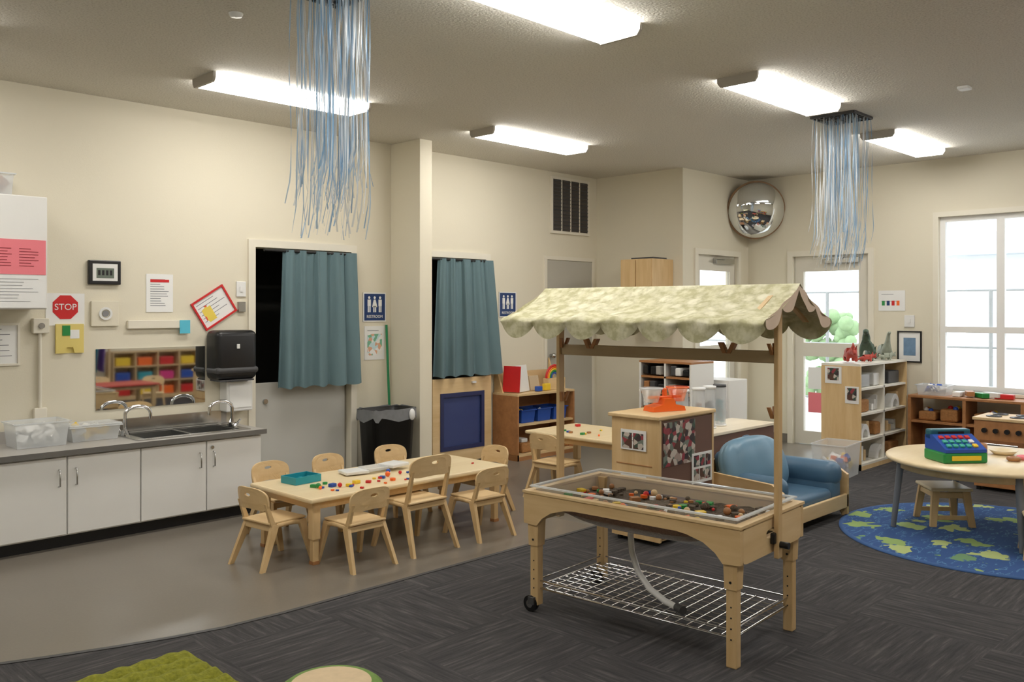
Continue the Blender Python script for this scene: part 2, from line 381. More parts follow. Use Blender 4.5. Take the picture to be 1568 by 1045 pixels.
b=B(); b.bb(3.28,3.5,NW-.12,NM,.71,.945,offw,.01); b.bb(3.3,3.48,NW-.124,NW-.12,.74,.92,paper); b.done('towel_storage_box')
def bin_(name,w,d,h,loc,fill=None,m=binclear,rz=0,lid=None,nf=26):
    b=B(); f=.9
    vs=[]; 
    for z,k in((0,f),(h,1)):
        for a,c in((-1,-1),(1,-1),(1,1),(-1,1)): vs.append((a*w/2*k,c*d/2*k,z))
    b.add(vs,[(0,1,2,3)]+[(k,(k+1)%4,4+(k+1)%4,4+k) for k in range(4)],m)
    b.ring([(-w/2-.012,-d/2-.012),(w/2+.012,-d/2-.012),(w/2+.012,d/2+.012),(-w/2-.012,d/2+.012)],[(-w/2,-d/2),(w/2,-d/2),(w/2,d/2),(-w/2,d/2)],'z',h-.008,h,acryedge if m is binclear else m)
    if fill:
        for k in range(nf):
            r=min(.02+random.random()*.02,w*.14,h*.3)
            b.bx((random.uniform(-.33,.33)*w,random.uniform(-.3,.3)*d,.01+r+random.random()*h*.42),(r*2,r*1.6,r*1.3),random.choice(fill),.004,rot=(random.random(),random.random(),random.random()))
    if lid: b.bb(-w/2-.01,w/2+.01,-d/2-.01,d/2+.01,h,h+.012,lid,.004)
    return b.done(name,loc,rz)
bin_('clear_storage_bin',.32,.24,.16,(1.9,6.18,.622),[paper,offw])
bin_('clear_storage_bin',.32,.2,.1,(2.25,6.22,.622),[yellow,offw,paper],lid=binclear)
bin_('clear_storage_bin',.16,.14,.1,(1.52,6.1,.622),[bluep])
# wall cabinet
b=B(); b.bb(1.2,1.94,6.1,NM,1.5,2.22,white,.004); b.bb(1.205,1.565,6.085,6.1,1.505,2.215,white,.003); b.bb(1.575,1.935,6.085,6.1,1.505,2.215,white,.003)
b.bb(1.58,1.925,6.081,6.084,1.72,1.94,pink); b.bb(1.58,1.925,6.081,6.084,1.51,1.715,paper)
for k in range(7):
    for c in range(2): b.bb(1.62+c*.15,1.62+c*.15+random.uniform(.06,.12),6.0795,6.081,1.88-k*.018,1.884-k*.018,M('ink_darkred',(150,50,60),.7))
for k in range(8): b.bb(1.61,1.61+random.uniform(.15,.28),6.0795,6.081,1.69-k*.02,1.692-k*.02,ink)
b.done('wall_cabinet')
bin_('clear_storage_bin',.2,.2,.14,(1.66,6.25,2.221),[darkwood])
b=B(); b.prism([(1.28,2.221),(1.52,2.221),(1.46,2.42),(1.32,2.46)],'y',6.15,6.35,dgrey); b.done('folded_bag')
def sheetobj(name,w,h,loc,rz=0,base=paper,frame=None,lines=8,extra=None,tilt=0,lm=ink):
    b=B(); b.T=Matrix.Rotation(tilt,4,'Y')
    b.bb(-w/2,w/2,-.004,0,-h/2,h/2,base)
    if frame:
        f=.014
        for a in((-w/2,w/2,h/2-f,h/2),(-w/2,w/2,-h/2,-h/2+f),(-w/2,-w/2+f,-h/2+f,h/2-f),(w/2-f,w/2,-h/2+f,h/2-f)): b.bb(a[0],a[1],-.014,0,a[2],a[3],frame)
    for k in range(lines):
        z=h/2-.04-k*(h-.07)/max(1,lines); b.bb(-w/2+.03,-w/2+.03+(w-.06)*random.uniform(.5,1),-.0048,-.004,z-.002,z+.002,lm)
    if extra: extra(b)
    return b.done(name,loc,rz)
def ex_stop(b):
    pts=[(.088*math.cos(rad(22.5+45*k)),.015+.088*math.sin(rad(22.5+45*k))) for k in range(8)]
    b.prism(pts,'y',-.0065,-.004,red)
o=sheetobj('stop_sign',.25,.22,(2.155,NM,1.5),lines=0,extra=ex_stop)
textobj('stop_text','STOP',.06,paper,o,(0,-.008,.015),(math.pi/2,0,0))
b=B(); b.bb(-.11,.11,-.03,0,-.085,.085,black,.006); b.bb(-.085,.085,-.032,-.03,-.06,.06,offw); b.bb(-.06,.06,-.0335,-.032,-.04,.03,M('lcd',(110,120,110),.2)); 
for k in range(4): b.bb(-.05+k*.027,-.034+k*.027,-.0345,-.0335,-.02,.015,black)
b.done('digital_clock',(2.41,NM,1.76))
b=B(); b.bb(-.095,.095,-.02,0,-.09,.09,wall_m,.005); b.ring(ell(0,.0,.045,.045,24),ell(0,0,.03,.03,24),'y',-.03,-.02,offw); b.cyl((0,-.028,0),(0,-.02,0),.022,M('mid_grey',(130,130,132),.4)); b.done('wall_intercom',(2.415,NM,1.47))
sheetobj('notice_paper',.2,.28,(2.81,NM,1.62),lines=12,extra=lambda b:b.bb(-.07,.07,-.0055,-.004,.08,.1,red))
pf=collage('poster_print',[(240,240,238),(240,240,238),(230,90,60),(90,120,180),(236,210,90),(240,240,238)],16)
sheetobj('framed_poster',.3,.24,(3.235,NM,1.515),frame=red,lines=6,tilt=rad(-32),extra=lambda b:b.bb(-.1,-.02,-.0055,-.004,-.08,.05,pf))
py=M('pale_yellow',(226,206,120),.5)
def ex_y(b): b.prism([(-.09,-.1),(-.03,-.1),(-.02,-.06),(.02,-.06),(.03,-.1),(.09,-.1),(.09,.1),(-.09,.1)],'y',-.02,-.004,py); b.bb(-.05,.0,-.024,-.02,.02,.09,green); b.bb(.0,.06,-.022,-.02,.0,.06,paper)
sheetobj('yellow_file_holder',.18,.2,(2.18,NM,1.3),lines=0,extra=ex_y,base=py)
b=B(); b.cyl((1.99,NW-.02,.72),(1.99,NW-.02,1.34),.012,trim_m,n=10); b.bb(1.94,2.04,NW-.05,NM,1.34,1.44,trim_m,.005); b.bb(1.95,2.03,NW-.04,NM,.72,.84,trim_m,.005); b.cyl((1.99,NW-.058,1.39),(1.99,NW-.05,1.39),.02,steel,n=12); b.done('wall_conduit')
b=B(); b.bb(2.57,3.02,NW-.03,NM,1.36,1.42,trim_m,.004); b.bb(2.95,3.03,NW-.034,NW-.03,1.32,1.42,M('blue_tape',(90,190,215),.6)); b.done('wall_rail')
sheetobj('notice_board',.22,.28,(1.76,NM,1.27),frame=trim_m,lines=6)
b=B(); b.bb(-.04,.04,-.012,0,-.06,.06,offw,.003); b.bb(-.012,.012,-.02,-.012,-.02,.02,offw); b.done('light_switch',(3.46,NM,1.66))
b=B(); b.bb(-.03,.03,-.025,0,-.04,.04,steel,.003); b.done('wall_hook',(3.46,NM,1.52))
def ex_rest(b):
    b.ring([(-.125,-.13),(.125,-.13),(.125,.13),(-.125,.13)],[(-.115,-.12),(.115,-.12),(.115,.12),(-.115,.12)],'y',-.0055,-.004,paper)
    for x,dr in((-.06,0),(0,1),(.06,0)):
        b.cyl((x,-.0055,.085),(x,-.004,.085),.012,paper,n=14)
        if dr: b.prism([(x-.01,.068),(x+.01,.068),(x+.028,.0),(x-.028,.0)],'y',-.0055,-.004,paper)
        else: b.bb(x-.018,x+.018,-.0055,-.004,.01,.068,paper)
        for q in(-.009,.009): b.bb(x+q-.006,x+q+.006,-.0055,-.004,-.045,.01,paper)
for x,z in((4.76,1.52),(6.45,1.55)):
    o=sheetobj('restroom_sign',.25,.26,(x,NM,z),base=signblue,lines=0,extra=ex_rest)
    textobj('restroom_text','RESTROOM',.034,paper,o,(0,-.0055,-.085),(math.pi/2,0,0))
sheetobj('handwashing_poster',.22,.3,(4.76,NM,1.2),lines=2,extra=lambda b:b.bb(-.08,.08,-.0055,-.004,-.11,.08,collage('hand_print',[(236,236,230),(120,180,150),(220,170,140),(200,225,230),(240,240,240)],30)))
# curtains
def curtain(name,x0,x1,b0,b1,zt,zb,y,amp=.026,k=5.2):
    b=B()
    def fn(u,v):
        xt=x0+(x1-x0)*u; xb=b0+(b1-b0)*u; x=xt+(xb-xt)*v
        a=amp*(.45+.9*v); fine=.010*(1-v)*math.sin(u*75)
        return (x+.014*math.sin(u*k*6.28+1),y-.03+a*math.sin(u*k*6.28+1.5*math.sin(u*5))+.25*a*math.sin(u*19+v*2)+fine-.02*v, zt-(zt-zb)*v+.008*math.sin(u*k*6.28)*v)
    b.sheet(fn,160,16,teal)
    b.cyl((min(x0,b0)-.1,y-.02,zt-.01),(x1+.01,y-.02,zt-.01),.012,black,n=10)
    return b.done(name)
curtain('door_curtain',3.77,4.49,3.72,4.53,1.985,.86,6.36)
curtain('door_curtain',5.4,6.12,5.33,6.24,1.985,.86,6.34)
b=B(); hd=M('half_door_grey',(192,191,184),.5,var=.02); b.bb(3.6,4.48,NW+.05,NW+.09,.02,.9,hd,.004); b.cyl((3.7,NW+.03,.75),(3.7,NW+.05,.75),.02,steel); b.done('half_door')
b=B(); b.ring([(5.36,.03),(6.12,.03),(6.12,.84),(5.36,.84)],[(5.47,.17),(6.0,.17),(6.0,.68),(5.47,.68)],'y',6.32,6.35,maple)
b.bb(5.47,6.0,6.335,6.34,.17,.68,M('blue_panel',(62,74,122),.25)); b.ring([(5.45,.15),(6.02,.15),(6.02,.70),(5.45,.70)],[(5.49,.19),(5.98,.19),(5.98,.66),(5.49,.66)],'y',6.312,6.32,M('dark_blue',(44,50,92),.4))
b.bb(5.36,5.42,6.3,6.41,0,.03,maple); b.bb(6.06,6.12,6.3,6.41,0,.03,maple); b.bb(5.85,5.9,6.30,6.32,.78,.8,offw)
b.done('wooden_gate_panel')
b=B(); b.cyl((4.86,6.3,.1),(4.88,6.40,1.36),.011,M('broom_green',(30,130,80),.4),n=10); b.bx((4.85,6.28,.1),(.1,.05,.06),green,.01); b.prism([(4.79,0),(4.91,0),(4.895,.08),(4.805,.08)],'y',6.24,6.31,dgrey); b.done('broom')
b=B()
vs=[]
def rr(w,d,z): return [(x,y,z) for x,y in ell(0,0,w/2,d/2,28,5)]
for z,k in((0,.84),(.6,1),(.6,1.05),(.65,1.05),(.65,.98),(.45,.95)): vs+=rr(.44*k,.3*k,z)
b.add(vs,[(i*28+j,i*28+(j+1)%28,(i+1)*28+(j+1)%28,(i+1)*28+j) for i in range(5) for j in range(28)]+[list(range(28))],black,True)
lin_m=M('bin_liner',(120,122,125),.3,var=.25,scale=20)
b.add([(x*1.08,y*1.08,.655+.006*math.sin(k*2.3)) for k,(x,y,z) in enumerate(rr(.44,.3,0))]+[(x*1.1,y*1.1,.57+.025*math.sin(k*1.7)) for k,(x,y,z) in enumerate(rr(.44,.3,0))],[(j,(j+1)%28,28+(j+1)%28,28+j) for j in range(28)],lin_m,True)
b.sph((.14,-.17,.6),(.03,.02,.05),offw,10,8)
b.done('trash_can',(4.64,6.08,0))
# ---------------------------------------------------------------- kids furniture
def chairmesh(name,sh=.26,bt=.47,w=.28,d=.27):
    b=B(); m=maplez
    b.bx((0,0,sh),(w*.92,d,.014),maple,.006)
    for s_ in(-1,1):
        x=s_*w*.44
        b.beam((x*1.22,d*.62,0),(x,d*.38,sh-.01),.02,.03,m,.024,.05)
        b.beam((x*1.22,-d*.72,0),(x,-d*.33,sh-.01),.02,.03,m,.024,.05)
        b.tube([(x,d*.42,sh-.03),(x,d*.2,sh-.018),(x,0,sh-.016),(x,-d*.25,sh-.018),(x,-d*.42,sh-.04)],.015,m,8)
        b.beam((x,-d*.36,sh-.03),(x*1.0,-d*.56,bt-.09),.022,.034,m,.018,.02)
    b.bx((0,d*.42,sh-.03),(w*.86,.014,.035),maple,.004); b.bx((0,-d*.42,sh-.03),(w*.86,.014,.035),maple,.004)
    n=32; z0,z1=bt-.155,bt; cz=(z0+z1)/2; hw=w*.5
    out=[]
    for x_,y_ in ell(0,cz,hw,(z1-z0)/2,n,3.0):
        if y_<cz: y_=y_+.03*(1-(x_/hw)**2)*((cz-y_)/((z1-z0)/2))
        out.append((x_,y_))
    inn=ell(0,cz+.034,.026,.010,n)
    def pos(p,t):
        q=p[0]/hw; return (p[0],-d*.62+.035*q*q-(p[1]-z0)*.15+t,p[1])
    mid=[((a[0]*.55+c[0]*.45),(a[1]*.55+c[1]*.45)) for a,c in zip(out,inn)]
    vs=[pos(p,t) for t in(-.006,.006) for L in(out,mid,inn) for p in L]; fs=[]
    for k in range(n):
        q=(k+1)%n
        for r_ in(0,1):
            fs+=[(r_*n+k,r_*n+q,(r_+1)*n+q,(r_+1)*n+k),((3+r_)*n+k,(4+r_)*n+k,(4+r_)*n+q,(3+r_)*n+q)]
        fs+=[(k,3*n+k,3*n+q,q),(2*n+k,2*n+q,5*n+q,5*n+k)]
    b.add(vs,fs,maple,False)
    return b.done(name)
c0=chairmesh('child_chair'); c0.location=(3.07,4.33,0)
inst(c0,(4.04,4.3,0),rad(-3)); inst(c0,(2.75,4.70,0),rad(-90)+.12)
big=chairmesh('child_chair',.31,.6,.33,.3); big.location=(3.54,4.36,0)
inst(c0,(3.1,5.2,0),math.pi); inst(c0,(3.56,5.18,0),math.pi+.1); inst(c0,(4.1,5.2,0),math.pi-.1); inst(c0,(4.5,4.76,0),rad(90))
c2=chairmesh('child_chair',.28,.52,.3,.28); c2.location=(5.3,4.72,0); c2.rotation_euler=(0,0,rad(-88))
inst(c2,(4.9,-.25,0),0); inst(c2,(5.5,1.0-.95,0),.4)
def stool(loc,rz):
    b=B(); b.bx((0,0,.25),(.3,.28,.022),tabletop,.009)
    for sx in(-1,1):
        for sy in(-1,1): b.beam((sx*.15,sy*.13,.0),(sx*.115,sy*.1,.24),.026,.04,maplez,.03,.05)
        b.bx((sx*.118,0,.21),(.02,.2,.04),maplez,.005); b.bx((sx*.14,0,.06),(.018,.22,.03),maplez,.004)
    b.bx((0,.11,.21),(.22,.018,.035),maple,.004); b.bx((0,-.11,.21),(.22,.018,.035),maple,.004)
    b.done('child_stool',loc,rz)
stool((6.52,2.18,.012),rad(40)); stool((6.04,1.42,.012),rad(20))
def table(name,x0,x1,y0,y1,h,top=tabletop,leg=.055):
    b=B(); b.bb(x0,x1,y0,y1,h-.028,h,top,.01); b.bb(x0+.05,x1-.05,y0+.05,y1-.05,h-.075,h-.028,mapley)
    for x in(x0+.07,x1-.07):
        for y in(y0+.07,y1-.07):
            b.bb(x-leg/2,x+leg/2,y-leg/2,y+leg/2,h*.36,h-.028,maplez,.008); b.bb(x-leg*.36,x+leg*.36,y-leg*.36,y+leg*.36,0,h*.37,maplez,.005)
            b.bb(x-leg*.4,x+leg*.4,y-leg*.4,y+leg*.4,0,.02,darkwood)
    return b.done(name)
table('children_table',2.81,4.43,4.40,5.10,.4); table('children_table',5.38,6.05,4.1,5.15,.48)
table('children_table',4.3,5.3,.1,.75,.48,top=M('red_laminate',(190,70,60),.4))
def scatter(name,x0,x1,y0,y1,z,n,ms,smin=.008,smax=.02):
    b=B()
    for k in range(n):
        x=random.uniform(x0,x1); y=random.uniform(y0,y1); r=random.uniform(smin,smax); m=random.choice(ms); q=random.random()
        if q<.5: b.bx((x,y,z+r*.5),(r*2.2,r*1.6,r),m,.002,rot=(0,0,random.random()*3))
        elif q<.8: b.cyl((x,y,z),(x,y,z+r*.8),r,m,n=12)
        else: b.sph((x,y,z+r*.9),r*.9,m,10,6)
    return b.done(name)
scatter('table_toys',3.0,3.75,4.45,4.74,.401,34,[red,yellow,bluep,green,orange,red,bluep]); scatter('table_toys',3.9,4.35,4.5,4.95,.401,8,[green,red,paper])
b=B(); b.ring([(-.1,-.075),(.1,-.075),(.1,.075),(-.1,.075)],[(-.092,-.067),(.092,-.067),(.092,.067),(-.092,.067)],'z',0,.045,tealp); b.bb(-.095,.095,-.07,.07,0,.006,tealp)
for k in range(8): b.bx((-.07+k*.02,random.uniform(-.03,.03),.018),(.03,.02,.016),random.choice([tealp,bluep,green]),.003,rot=(0,0,k))
b.done('teal_tray',(3.06,4.9,.401),.1)
b=B()
for k in range(3): b.bx((3.45+k*.15,4.88-.02*k,.418+.008*k),(.17,.14,.022),binclear if k%2 else offw,.006,rot=(0,0,.2*k-.2))
b.done('craft_trays')
scatter('table_toys',5.5,5.95,4.3,5.0,.481,22,[red,yellow,bluep,green,orange,darkwood])
# ---------------------------------------------------------------- furniture in the south part of the room (seen in the mirrors)
b=B()
for x in(4.4,5.5): b.cyl((x,-1.6,0),(x,-1.6,1.15),.02,maplez,n=10); b.bb(x-.02,x+.02,-1.8,-1.4,0,.03,maplez)
b.cyl((4.38,-1.6,1.12),(5.52,-1.6,1.12),.014,steel,n=8); b.bb(4.4,5.5,-1.75,-1.45,.1,.12,maple)
for k in range(9):
    x=4.5+k*.11; m_=[hotpink,purple,hotpink,bluep,pink,red,hotpink,tealp,purple][k]
    b.tube([(x,-1.6,1.12),(x,-1.6,1.08)],.004,steel,6); b.sheet(lambda u,v,x=x:(x+.03*math.sin(u*9+v*3),-1.76+.32*u,1.08-.55*v-.08*abs(u-.5)*(1-v)+.02*math.sin(u*12)),12,8,m_)
b.done('dress_up_rack')
sheetobj('display_board',1.5,.75,(4.6,-2.299,.95),math.pi,base=M('board_blue',(120,160,205),.7),frame=maple,lines=0,extra=lambda b:[b.bb(-.65+k*.22,-.47+k*.22,-.0055,-.004,-.3+.33*j,-.06+.33*j,[paper,photo1,pf][(k+j)%3]) for k in range(6) for j in range(2)])
# ---------------------------------------------------------------- sensory table
st=empty('sensory_table',(3.53,2.48,0),rad(4))
b=B(); hw,hl=.325,.58
arch=[(-hl,.59),(-hl,.44),(-hl+.08,.435),(-hl+.115,.475),(-hl+.17,.51),(-hl+.25,.532)]+[(-.28+k*.08,.538) for k in range(8)]+[(hl-.25,.532),(hl-.17,.51),(hl-.115,.475),(hl-.08,.435),(hl,.44),(hl,.59)]
for s_ in(-1,1): b.prism(arch,'x',s_*hw,s_*(hw-.025),mapley)
for s_ in(-1,1):
    n=32; outer=ell(0,.512,hw-.026,.077,n,12); inner=ell(0,.52,.075,.022,n,3)
    b.ring(outer,inner,'y',s_*hl,s_*(hl-.025),maple)
    b.bb(-.1,.1,s_*(hl-.04),s_*(hl-.026),.44,.5,maple)
b.ring([(-hw-.005,-hl-.005),(hw+.005,-hl-.005),(hw+.005,hl+.005),(-hw-.005,hl+.005)],[(-hw+.035,-hl+.035),(hw-.035,-hl+.035),(hw-.035,hl-.035),(-hw+.035,hl-.035)],'z',.59,.602,maple)
for sx in(-1,1):
    for sy in(-1,1):
        x,y=sx*.285,sy*.53
        b.beam((x,y,.33),(x,y,.59),.056,.056,maplez,.066,.075)
        b.bb(x-.022,x+.022,y-.024,y+.024,0 if sy<0 else .035,.34,maplez,.005)
        b.cyl((x-.03,y,.36),(x+.03,y,.36),.006,black,n=8)
        for q in range(4): b.cyl((x-.0235,y,.12+q*.045),(x+.0235,y,.12+q*.045),.004,black,n=6)
        if sy>0:
            b.cyl((x-.03,y+.02,.04),(x-.006,y+.02,.04),.04,black,n=20); b.cyl((x-.034,y+.02,.04),(x-.03,y+.02,.04),.02,steel,n=12)
            b.bb(x-.04,x+.022,y-.01,y+.025,.04,.075,dgrey)
b.done('frame',parent=st)
b=B()
ti=[(-hw+.04,-hl+.04),(hw-.04,-hl+.04),(hw-.04,hl-.04),(-hw+.04,hl-.04)]
b.add([(x,y,.625) for x,y in ti]+[(x*.94,y*.96,.475) for x,y in ti],[(k,(k+1)%4,4+(k+1)%4,4+k) for k in range(4)],acry)
b.ring([(x*1.07,y*1.035) for x,y in ti],ti,'z',.619,.626,acryedge)
def bed(u,v):
    x=(u-.5)*2*(hw-.055); y=(v-.5)*2*(hl-.06); return (x,y,.535+.012*math.sin(x*17)*math.cos(y*11)+.006*math.sin(y*40+x*33))
b.sheet(bed,20,34,sandm)
def bel(u,v):
    x=(u-.5)*2*(hw-.03); y=(v-.5)*2*(hl-.14); e=(1-(2*u-1)**6)*(1-(2*v-1)**4); return (x,y,.53-.085*e)
b.sheet(bel,20,28,M('pebble_brown',(150,118,100),.9,var=.5,scale=90,bump=.6,bscale=110))
b.done('tub',parent=st)
o=scatter('tub_toys',-.25,.25,-.5,.5,.54,150,[red,yellow,bluep,orange,green,darkwood,darkwood,paper,sandm,sandm,maple,sandm,darkwood,sandm],.008,.022); o.parent=st
b=B(); wz=.12
for k in range(11): x=-.275+k*.055; b.cyl((x,-.53,wz),(x,.53,wz),.003,chrome,n=6)
for k in range(20): y=-.53+k*.0558; b.cyl((-.285,y,wz+.004),(.285,y,wz+.004),.003,chrome,n=6)
for z in(wz-.002,wz+.035):
    b.tube([(-.285,-.53,z),(.285,-.53,z),(.285,.53,z),(-.285,.53,z),(-.285,-.53,z)],.0045,chrome,6)
b.done('wire_shelf',parent=st)
b=B(); b.tube([(.02,.16,.46),(.01,.17,.38),(-.0,.155,.3),(-.03,.1,.22),(-.07,.01,.165),(-.12,-.1,.145),(-.17,-.2,.145)],.015,offw,10); b.cyl((-.16,-.19,.145),(-.185,-.235,.145),.02,dgrey); b.done('drain_hose',parent=st)
b=B()
for s_ in(-1,1):
    y=s_*(hl+.02)
    b.bx((0,y,.99),(.045,.022,1.16),maplez,.004); b.bx((0,s_*(hl+.012),.5),(.09,.02,.05),black,.006); b.cyl((0,y+s_*.01,.47),(0,y+s_*.05,.47),.015,black)
    for q in(-1,1): b.beam((q*.31,y,1.44),(q*.01,y,1.585),.03,.02,maple)
    for zz in(1.02,1.3): b.beam((.012,y-s_*.02,zz),(.03,y-s_*.03,zz+.05),.015,.014,darkwood); b.beam((-.012,y-s_*.02,zz),(-.03,y-s_*.03,zz+.05),.015,.014,darkwood)
b.bx((0,0,1.29),(.022,hl*2+.02,.055),wood('tan_beam',(176,154,120),(192,170,136),'y'),.004)
for y in(-.36,.4):
    for q in(-1,1): b.beam((0,y+q*.01,1.30),(0,y+q*.035,1.35),.03,.02,darkwood)
b.bx((0,0,1.588),(.025,hl*2+.1,.03),mapley,.004)
b.done('posts',parent=st)
fab,nt,p,_=newmat('canopy_fabric'); v=coords(nt)
nz2=noise(nt,v,22,3,.6)
va_=nt.nodes.new('ShaderNodeTexVoronoi'); va_.inputs['Scale'].default_value=11; nt.links.new(v,va_.inputs['Vector'])
flo=ramp(nt,va_.outputs['Distance'],[(0,lin((234,230,208))),(.3,lin((226,222,194))),(.42,lin((184,180,142))),(.7,lin((204,200,162)))])
lea=ramp(nt,nz2,[(.4,lin((178,174,132))),(.5,lin((214,210,176))),(.62,lin((236,232,208)))])
nt.links.new(mixcol(nt,None,flo,lea,.5),p.inputs['Base Color']); p.inputs['Roughness'].default_value=.9
b=B(); cl=.70
def roof(u,v):
    y=(v-.5)*2*cl; s_=(u-.5)*2; a=abs(s_)
    sc=abs(math.sin(v*math.pi*7))
    if a<.78:
        t=a/.78; x=.345*t; z=1.612-.15*t**.9-.016*math.sin(t*math.pi)*(1+.4*math.sin(y*9+1)) - .006*t*math.sin(v*math.pi*14+.6)
    elif a<.86:
        t=(a-.78)/.08; x=.345+.020*math.sin(t*math.pi/2); z=1.462-.02*t-.006*math.sin(v*math.pi*14+.6)
    else:
        t=(a-.86)/.14; x=.365-.010*t+.016*t*(sc-.5)
        dr=.022+.062*sc**.75
        z=1.442-dr*t-.006*math.sin(v*math.pi*14+.6)*(1-t)
    return (math.copysign(x,s_),y,z)
b.sheet(roof,84,196,fab)
lining=M('canopy_lining',(206,186,166),.9)
for s_ in(-1,1):
    def gv(u,v,s_=s_):
        q=(u-.5)*2; x=q*.34; zt=1.605-.15*abs(q)**.9; dr=.02+.045*abs(math.sin(u*math.pi*4))**.7
        return (x,s_*(cl-.002)+.004*math.sin(u*30),zt-dr*v)
    b.sheet(gv,48,4,fab if s_>0 else lining)
b.done('canopy',parent=st)
# ---------------------------------------------------------------- shelves helper
def shelf(name,x0,x1,y0,y1,h,open_,ns,nv=1,m=maplez,back=None,foot=.04,t=.02,sm=None):
    b=B(); back=back or m; sm=sm or maple
    b.bb(x0,x1,y0,y1,h-t,h,sm); b.bb(x0,x1,y0,y1,foot,foot+t,sm); b.bb(x0,x1,y0,y1,0,foot,m)
    if open_ in('s','n'):
        for x in(x0,x1-t): b.bb(x,x+t,y0,y1,0,h-t,m)
        yb=y1-.01 if open_=='s' else y0; b.bb(x0+t,x1-t,yb,yb+.01,foot,h-t,back)
        for k in range(1,nv): xx=x0+(x1-x0)*k/nv; b.bb(xx-t/2,xx+t/2,y0+.005,y1-.01,foot+t,h-t,sm)
        for k in range(1,ns): z=foot+(h-foot)*k/ns; b.bb(x0+t,x1-t,y0+.005,y1-.01,z-t/2,z+t/2,sm)
    else:
        for y in(y0,y1-t): b.bb(x0,x1,y,y+t,0,h-t,m)
        xb=x1-.01 if open_=='w' else x0; b.bb(xb,xb+.01,y0+t,y1-t,foot,h-t,back)
        for k in range(1,nv): yy=y0+(y1-y0)*k/nv; b.bb(x0+.005,x1-.01,yy-t/2,yy+t/2,foot+t,h-t,m)
        for k in range(1,ns): z=foot+(h-foot)*k/ns; b.bb(x0+.005,x1-.01,y0+t,y1-t,z-t/2,z+t/2,sm)
    return b.done(name)
shelf('low_toy_shelf',5.7,7.2,-2.28,-1.95,.8,'n',3,4,m=maplez)
b=B()
for k in range(4):
    for j in range(3): b.bb(5.76+k*.37,6.0+k*.37,-2.25,-2.0,.062+j*.247+(.003),.2+j*.247,[red,bluep,yellow,tealp,orange,hotpink][(k*2+j)%6],.01)
b.done('shelf_toy_bins')
brown=M('brown_pegboard',(112,82,70),.6,var=.05)
b=B(); b.bb(4.59,5.22,3.24,3.6,.03,.8,maplez); b.bb(4.57,5.24,3.215,3.62,.8,.825,maple,.006); b.bb(4.61,5.2,3.225,3.24,.05,.79,brown); b.bb(4.59,4.61,3.222,3.24,.03,.8,maplez); b.bb(5.2,5.22,3.222,3.24,.03,.8,maplez)
b.bb(4.586,4.59,3.28,3.56,.5,.505,darkwood)
for x in(4.63,5.18):
    for y in(3.28,3.56): b.cyl((x,y,0),(x,y,.03),.02,black,n=10)
b.done('rolling_storage_cabinet')
sheetobj('photo_collage_board',.36,.28,(4.81,3.224,.64),base=photo1,lines=0)
sheetobj('photo_sheet',.24,.2,(5.07,3.221,.45),lines=0,extra=lambda b:[b.bb(-.1+k*.07,-.04+k*.07,-.0055,-.004,-.08+j*.09,-.005+j*.09,photo1) for k in range(3) for j in range(2)])
for z in(.66,.38): sheetobj('label_card',.2,.13,(4.585,3.42,z),E90,lines=2,extra=lambda b:[b.bb(-.09,-.01,-.0055,-.004,-.055,.045,photo1),b.bb(0,.08,-.0055,-.004,-.055,.045,photo1)])
# orange balance scale with two buckets
b=B(); z=.826
b.prism([(-.13,0),(.13,0),(.12,.03),(.05,.045),(.035,.085),(-.035,.085),(-.05,.045),(-.12,.03)],'y',-.06,.06,orange)
b.bx((0,0,.09),(.26,.03,.018),orange,.006); b.bx((0,0,.12),(.025,.025,.06),orange,.006)
oc=clear('orange_clear',(250,160,130),.65)
for q,m_ in((-.105,binclear),(.105,oc)):
    b.lathe([(.0,.06),(.045,.06),(.07,.15),(.075,.152),(.078,.146)],m_,(q,0,0),n=24)
    b.lathe([(.07,.148),(.079,.15),(.079,.156),(.07,.156)],orange if q>0 else acryedge,(q,0,0),n=24)
b.done('toy_balance_scale',(4.9,3.4,z),rad(-20))
b=B(); b.bb(5.26,6.6,3.5,3.9,.56,.585,wood('pale_top',(228,214,188),(238,226,202),'x'),.005); b.bb(5.27,6.59,3.51,3.53,.03,.56,brown); b.bb(5.27,5.29,3.53,3.89,0,.56,maplez); b.bb(6.57,6.59,3.53,3.89,0,.56,maplez); b.bb(5.29,6.57,3.53,3.89,.26,.28,maple); b.bb(5.29,6.57,3.53,3.89,.03,.05,maple); b.done('low_storage_shelf')
for k,(x,y) in enumerate(((5.5,3.66),(5.72,3.66),(5.9,3.68),(6.08,3.7))):
    b=B(); r=.047; b.lathe([(r,.012),(r,.31)],tubem,n=24); b.lathe([(0,0),(r+.006,0),(r+.006,.014),(0,.014)],offw,n=24); b.lathe([(0,.325),(r+.004,.325),(r+.004,.305),(r,.305)],dgrey if k==3 else offw,n=24)
    fm_=[bluep,darkwood,dgrey,tealp][k]
    for j in range(90): a=random.random()*6.28; q=random.random()*.035; b.sph((q*math.cos(a),q*math.sin(a),.028+random.random()*.17),.011,random.choice([fm_,fm_,dgrey]),8,6)
    b.done('clear_sensory_tube',(x,y,.586))
